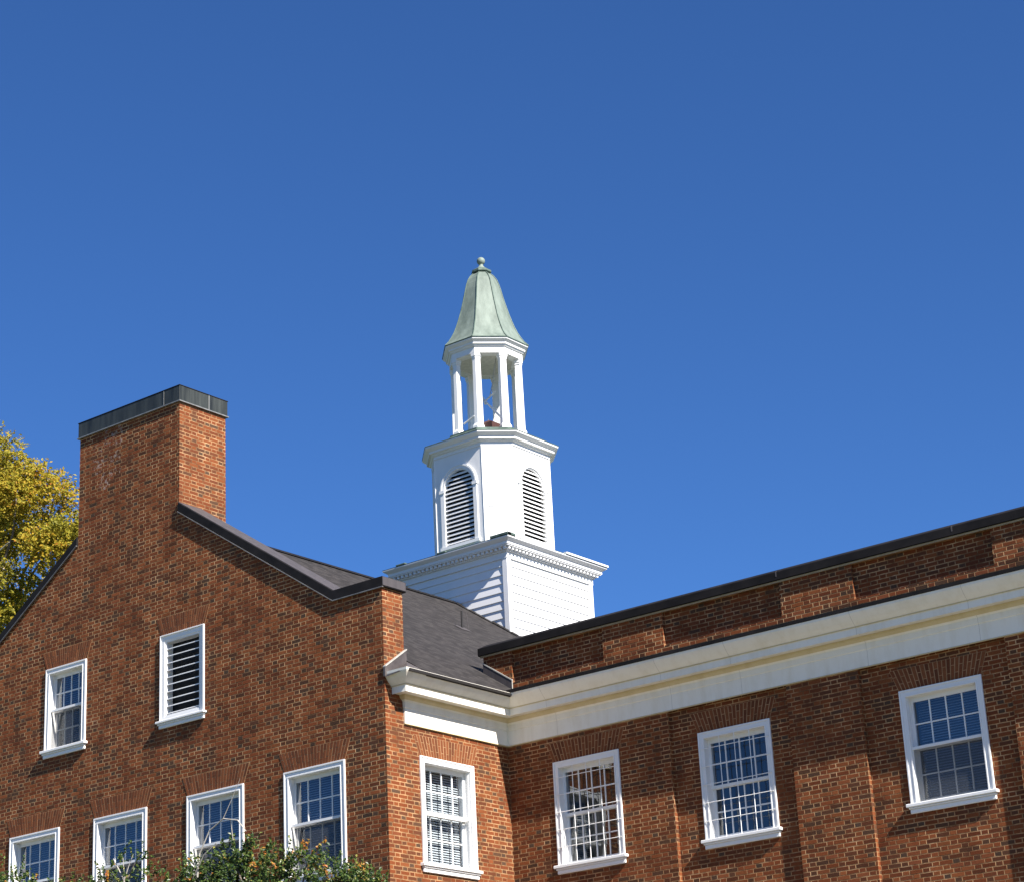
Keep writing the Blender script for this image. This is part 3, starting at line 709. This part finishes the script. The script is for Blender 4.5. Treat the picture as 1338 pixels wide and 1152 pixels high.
# drum cornice
HC, FC = 1.379, .76
mb = MB()
mb.loft([octo(HD + .02, FD + .008, 16.93), octo(HD + .02, FD + .008, 17.0), octo(HD + .06, FD + .02, 17.02), octo(HD + .075, FD + .025, 17.05), octo(HD + .125, FD + .048, 17.055), octo(HD + .125, FD + .048, 17.105), octo(HD + .14, FD + .052, 17.115), octo(HC - .006, FC - .008, 17.168), octo(HC, FC, 17.18), octo(HC, FC, 17.205)])
world(mb, 'drum_cornice', TOWERW, cup)
t8 = math.tan(math.pi / 8)
def oc8(h, z): return octo(h, h * t8, z)
mb = MB(); mb.loft([octo(HC + .008, FC + .004, 17.206), octo(HC + .008, FC + .004, 17.222), oc8(.98, 17.42), oc8(.93, 17.46), oc8(.93, 17.50)])
world(mb, 'lantern_deck', COPPERD, cup)
# lantern posts: bent piers on the octagon corners
HL = .80; Z0, Z1 = 17.50, 19.36
import bmesh
for k in range(8):
    a = math.radians(-67.5 + 45 * k); Rv = HL / math.cos(math.pi / 8)
    v = Vector((math.cos(a) * Rv, math.sin(a) * Rv))
    t1 = Vector((math.cos(a - math.radians(112.5)), math.sin(a - math.radians(112.5)))); t2 = Vector((math.cos(a + math.radians(112.5)), math.sin(a + math.radians(112.5))))
    inn = -v.normalized()
    def pier(w, e, z):
        o_ = v - inn * e; p1 = o_ + t1 * w; p2 = o_ + t2 * w
        q1 = p1 + inn * (w * 1.25); q2 = p2 + inn * (w * 1.25)
        return [P3(p.x, p.y, z) for p in (p1, o_, p2, q2, q1)]
    mb = MB(); mb.loft([pier(.135, .035, Z0), pier(.135, .035, Z0 + .10), pier(.11, .012, Z0 + .14), pier(.098, 0, Z0 + .16), pier(.085, -.012, Z1 - .14), pier(.10, 0, Z1 - .12), pier(.10, 0, Z1 - .09), pier(.115, .015, Z1 - .07), pier(.115, .015, Z1)])
    world(mb, 'lantern_post', TOWERW, cup)
mb = MB()
def ringloft(mb, prof):   # hollow octagonal band from (h_out,h_in,z) tuples
    rings = [oc8(h, z) for h, z in prof]; mb.loft(rings + [rings[0]], caps=False)
ringloft(mb, [(HL + .015, 19.36), (HL + .015, 19.50), (HL + .045, 19.515), (HL + .06, 19.55), (HL + .085, 19.555), (HL + .085, 19.60), (HL + .095, 19.607), (.948, 19.652), (.955, 19.68), (.60, 19.68), (.60, 19.36)])
ent = world(mb, 'lantern_cornice', TOWERW, cup)
mb = MB(); mb.loft([oc8(.61, 19.38), oc8(.61, 19.42)]); world(mb, 'lantern_ceiling', plain('ceiling_boards', (.62, .60, .55)), cup)
mb = MB(); mb.loft([oc8(.965, 19.681), oc8(.972, 19.70)]); world(mb, 'eave_edge', COPPERD, ent)
# copper bell roof
PR = [(1.037, 19.70), (.945, 19.80), (.86, 19.93), (.79, 20.06), (.723, 20.22), (.67, 20.37), (.615, 20.54), (.57, 20.70), (.525, 20.86), (.485, 21.02), (.445, 21.20), (.402, 21.36), (.352, 21.49), (.288, 21.585), (.232, 21.64), (.19, 21.68)]
CP = math.cos(math.pi / 8)
mb = MB(); mb.loft([oc8(r * CP, z) for r, z in PR]); bell = world(mb, 'bell_roof', COPPER, cup)
for k in range(8):
    a = math.radians(-67.5 + 45 * k); mb = MB(); mb.tube([P3(math.cos(a) * (r + .003), math.sin(a) * (r + .003), z + .004) for r, z in PR], .013, 6)
    world(mb, 'standing_seam', COPPERD, bell)
mb = MB()
mb.loft([oc8(.195, 21.68), oc8(.225, 21.70), oc8(.225, 21.745), oc8(.15, 21.80)]); world(mb, 'roof_collar', COPPERD, bell)
mb = MB(); rs = [(.15, 21.79), (.10, 21.84), (.06, 21.88), (.045, 21.92), (.055, 21.94)] + [(.098 * math.sin(a), 22.02 - .098 * math.cos(a)) for a in [math.pi * i / 12 for i in range(3, 12)]] + [(.004, 22.105)]
mb.loft([[P3(r * math.cos(2 * math.pi * k / 20), r * math.sin(2 * math.pi * k / 20), z) for k in range(20)] for r, z in rs])
world(mb, 'ball_finial', COPPER, cup, smooth=True)
# things inside lantern
mb = MB(); hq = ((.08, -.66), (.62, -.66), (.62, -.1), (.08, -.1)); mb.loft([[P3(x, y, 17.5) for x, y in hq], [P3(x, y, 17.66) for x, y in hq], [P3(x, y, 17.77) for x, y in ((.25, -.5), (.42, -.5), (.42, -.3), (.25, -.3))]])
world(mb, 'roof_hatch', RUST, cup)
def stick(a, b, w=.024):
    mb = MB(); mb.tube([P3(*a), P3(*b)], w, 4); world(mb, 'brace_rod', TOWERW, cup)
stick((.03, -.2, 18.48), (.60, -.2, 17.80)); stick((.05, -.2, 18.38), (.40, -.2, 18.56)); stick((.02, -.2, 18.52), (.10, -.2, 18.33), .03); stick((-.56, -.2, 18.03), (-.24, -.2, 18.13))
mb = MB(); mb.tube([P3(.24, -.2, 18.5), P3(.34, -.2, 18.8), P3(.46, -.2, 19.36)], .011, 5); mb.tube([P3(-.2, .1, 17.5), P3(0, 0, 18.05)], .005, 5)
world(mb, 'hanging_cable', SEAM, cup)

# ------------------------------------------------------------------ trees
def leaf(mb, p, size, nrm, asp, tone):
    n = Vector(nrm).normalized(); a = n.cross(Vector((random.uniform(-1, 1), random.uniform(-1, 1), random.uniform(-1, 1))))
    if a.length < 1e-3: return
    a.normalize(); b = n.cross(a); p = Vector(p)
    k = len(mb.v); mid = n * size * .12
    mb.v += [tuple(p - a * size * .5), tuple(p + b * size * asp * .5 + mid), tuple(p + a * size * .5), tuple(p - b * size * asp * .5 + mid)]
    mb.f.append((k, k + 1, k + 2, k + 3)); mb.t.append(tone)
def rv():
    while True:
        v = Vector((random.uniform(-1, 1), random.uniform(-1, 1), random.uniform(-1, 1)))
        if .05 < v.length < 1: return v
BARK = plain('grey_bark', (.17, .14, .115), .9); BARKP = plain('pale_bark', (.42, .39, .34), .85)
YLEAF = leaf_material('autumn_leaves', [(0, (.11, .11, .014)), (.3, (.25, .235, .025)), (.6, (.40, .33, .035)), (.88, (.46, .29, .028)), (1, (.38, .15, .02))], .42, .55, .2)
HLEAF = leaf_material('holly_leaves', [(0, (.012, .030, .010)), (.4, (.040, .075, .016)), (.72, (.095, .135, .025)), (.80, (.20, .19, .04)), (.86, (.34, .20, .03)), (1, (.40, .12, .03))], .2, .4, .35)
def limbs(base, tips, r0, name, mat, parent):
    mb = MB(); base = Vector(base)
    for tip, r in tips:
        tip = Vector(tip); fork = base.lerp(tip, .35); fork.x = fork.x * .6 + base.x * .4; fork.y = fork.y * .6 + base.y * .4
        pts = [base + (tip - base) * 0 , fork]; n = 6
        for i in range(1, n + 1):
            q = fork.lerp(tip, i / n) + rv() * .12 * (tip - fork).length / 4; pts.append(q)
        mb.tube(pts, [r0 * .55] + [r0 * .45 * (1 - i / (n + 1)) + r for i in range(n + 1)], 6)
    return world(mb, name, mat, parent)
def autumn_tree():
    random.seed(21)
    C = Vector((-59.6, 45.0, 0)); tr = thing('autumn_tree', 'tall tree with yellow and orange autumn leaves behind the left end of the gable', 'tree', (C.x, C.y, GZ))
    mb = MB(); mb.tube([(C.x, C.y, GZ), (C.x + .2, C.y, 6), (C.x + .1, C.y + .2, 14), (C.x + .3, C.y, 21), (C.x, C.y, 26)], [.5, .42, .33, .18, .04], 10)
    world(mb, 'trunk', BARK, tr)
    clumps = []
    # clumps the photograph shows along the crown's right edge
    for q in ((-55.6, 26.0, .9), (-54.3, 24.9, .7), (-53.2, 24.1, .62), (-55.3, 25.0, 1.1), (-54.3, 24.2, .8), (-53.3, 23.2, .65), (-53.9, 22.7, .85), (-52.55, 22.6, .72), (-55.4, 23.3, 1.0), (-52.9, 22.1, .8), (-54.6, 21.2, .8), (-55.6, 20.6, 1.0), (-53.6, 21.0, .7), (-55.8, 19.2, 1.0), (-54.9, 19.4, .7), (-54.2, 20.1, .55), (-57.2, 27.2, .9)):
        clumps.append((Vector((q[0], 44.3 + random.uniform(-.9, .9), q[1])), q[2]))
    for i in range(95):
        a = random.uniform(0, 2 * math.pi); h = random.uniform(0, 1); z = 10.5 + h * 16
        rr = 5.6 * math.sin(math.pi * min(1, .18 + h * .8)) ** .6 * math.sqrt(random.uniform(.15, 1))
        clumps.append((Vector((C.x - .6 + rr * math.cos(a) * .85, C.y + 1 + rr * math.sin(a), z)), random.uniform(.8, 1.4)))
    mb = MB()
    for ic, (c, r) in enumerate(clumps):
        near = ic < 17
        ct = random.uniform(-.12, .2)
        # sprays of leaves hanging on short twigs
        for s_ in range(int((330 if near else 90) * r * r)):
            d = rv().normalized() * r * random.uniform(.35, 1.08); d.z *= .78; p = c + d
            dr = (d.normalized() + rv() * .6 + Vector((0, 0, -.2))).normalized()
            for j in range(11):
                q = p + dr * (j * .03) + rv() * .07
                leaf(mb, q, random.uniform(.075, .15), rv() + Vector((.4, -.2, .5)), .6, min(1, max(0, .45 + ct + random.gauss(0, .2))))
    world(mb, 'crown', YLEAF, tr, recalc=False)
    tips = [((c.x, c.y, c.z), .015) for c, r in clumps[:17:2]] + [((c.x, c.y, c.z), .02) for c, r in clumps[20:60:3]]
    limbs((C.x, C.y, 13.5), tips, .22, 'branches', BARK, tr)
    mb = MB()
    mb.tube([(-57.5, 44, 20.6), (-55.9, 43.5, 22.05), (-54.9, 43.3, 22.15), (-54.1, 43.3, 22.45)], [.08, .06, .04, .012], 7)
    mb.tube([(-55.9, 43.5, 22.05), (-54.8, 43.3, 21.85), (-53.6, 43.3, 21.2)], [.05, .03, .01], 7)
    world(mb, 'bare_branch', BARKP, tr)
autumn_tree()
def holly(cx, cy, label, clumps, shoots, seed):
    random.seed(seed)
    h = thing('holly_tree', label, 'tree', (cx, cy, GZ), 'evergreen trees in front of the gable')
    mb = MB()
    mb.tube([(cx, cy, GZ), (cx + .05, cy, 1.2), (cx, cy + .05, 3.2), (cx + .1, cy, 4.6)], [.13, .11, .08, .03], 8)
    world(mb, 'trunk', BARK, h)
    mb = MB(); tips = []
    for (x, y, z, r, dens, org) in clumps:
        c = Vector((x, y, z)); tips.append(((x, y, z), .006))
        for s_ in range(int(560 * r * r * dens)):
            d = rv().normalized() * r * random.uniform(.3, 1.0) ** .7; d.z *= .85
            p = c + d; dr = (d.normalized() * .7 + Vector((0, 0, .8)) + rv() * .6).normalized()
            isorg = random.random() < org * .6
            L = random.randint(7, 13)
            if random.random() < .08: L += 8
            for j in range(L):
                q = p + dr * (j * .017) + rv() * .022
                n = rv() * .9 + dr * .3 + Vector((.25, -.2, .35))
                t = random.uniform(.82, 1.0) if isorg and j > 2 else min(.80, max(0, random.gauss(.45, .22)))
                leaf(mb, q, random.uniform(.045, .075), n, .6, t)
    world(mb, 'crown', HLEAF, h, recalc=False)
    limbs((cx, cy, 2.2), tips[::2], .07, 'branches', BARK, h)
    for pts, rad in shoots:
        mb = MB(); mb.tube(pts, rad, 6); world(mb, 'bare_shoot', BARKP, h)
Y = 23.0
cl = []
random.seed(5)
for (x, z, r, d, o) in ((-23.45, 5.86, .27, 1.1, .12), (-22.98, 5.84, .22, 1.0, .1), (-23.15, 5.55, .42, 1, .10), (-23.75, 5.35, .36, 1, .06), (-24.25, 5.68, .25, 1, .3), (-24.5, 5.5, .24, 1, .3), (-23.95, 5.62, .30, 1, .08), (-24.15, 5.35, .36, 1, .08), (-23.6, 5.62, .28, 1, .08), (-22.6, 5.45, .4, 1, .08), (-22.05, 5.62, .2, .8, .6), (-22.3, 5.50, .3, 1, .15), (-21.85, 5.42, .27, 1, .15),
                       (-21.35, 5.3, .30, 1.0, .10), (-21.0, 5.05, .36, 1, .05), (-20.85, 5.06, .27, 1, .02), (-20.58, 4.98, .24, 1, .02), (-20.85, 4.85, .36, 1, .03), (-20.62, 4.75, .28, 1, .02)):
    cl.append((x, Y + random.uniform(-.15, .25), z - .07, r, d, o))
for i in range(34):
    cl.append((random.uniform(-24.5, -21.3), Y + random.uniform(-1.0, 1.0), random.uniform(2.2, 4.85), random.uniform(.4, .7), .55, .05))
    if i < 16: cl.append((-24.3 + i * .215, Y + random.uniform(-.5, .5), 5.05 - i * .028, .40, .9, .05))
holly(-22.5, Y, 'large dark green holly with orange leaf tips and an arching bare shoot', cl,
      [([(-24.0, Y - .1, 5.55), (-23.95, Y - .1, 5.9), (-23.75, Y - .1, 6.2), (-23.45, Y - .1, 6.34), (-23.15, Y - .1, 6.27), (-22.98, Y - .1, 6.08)], [.012, .011, .0105, .010, .009, .006]),
       ([(-23.47, Y - .1, 6.32), (-23.25, Y - .12, 6.6), (-23.05, Y - .15, 6.86)], [.007, .005, .003]),
       ([(-24.1, Y - .1, 5.55), (-23.85, Y - .12, 5.85), (-23.6, Y - .1, 6.0)], [.010, .009, .006]),
       ([(-23.3, Y - .1, 6.3), (-23.35, Y, 6.0), (-23.5, Y, 5.8)], [.007, .007, .006])], 11)
cl = []
for (x, z, r, d, o) in ((-29.2, 6.3, .28, 1, .05), (-28.75, 6.40, .13, .9, .05), (-29.0, 6.05, .32, 1, .05), (-28.75, 5.9, .25, 1, .05), (-28.15, 6.05, .25, 1.1, .05), (-27.85, 6.0, .14, 1, .05), (-28.1, 5.75, .35, 1, .05), (-26.9, 5.93, .15, .8, .35), (-27.2, 5.75, .22, .8, .2),
                       (-25.95, 6.16, .13, .9, .25), (-25.5, 6.16, .12, .9, .15), (-26.05, 5.84, .22, 1, .1), (-25.6, 5.78, .2, .8, .1), (-25.2, 5.85, .12, .6, .2), (-24.95, 5.72, .2, .7, .2), (-26.6, 5.6, .3, 1, .1)):
    cl.append((x, Y + random.uniform(-.1, .15), z - .07, r, d, o))
for i in range(30):
    cl.append((random.uniform(-29.4, -25.4), Y + random.uniform(-1.0, 1.0), random.uniform(2.2, 5.2), random.uniform(.4, .65), .55, .05))
holly(-27.4, Y, 'smaller dark green holly with loose sprays, below the two leftmost lower windows', cl,
      [([(-25.72, Y, 5.75), (-25.85, Y, 5.95), (-25.97, Y, 6.12)], [.009, .008, .005]), ([(-25.72, Y, 5.75), (-25.62, Y, 5.95), (-25.52, Y, 6.12)], [.009, .008, .005]), ([(-25.72, Y, 5.5), (-25.72, Y, 5.8), (-25.75, Y, 6.1)], [.01, .009, .005])], 13)
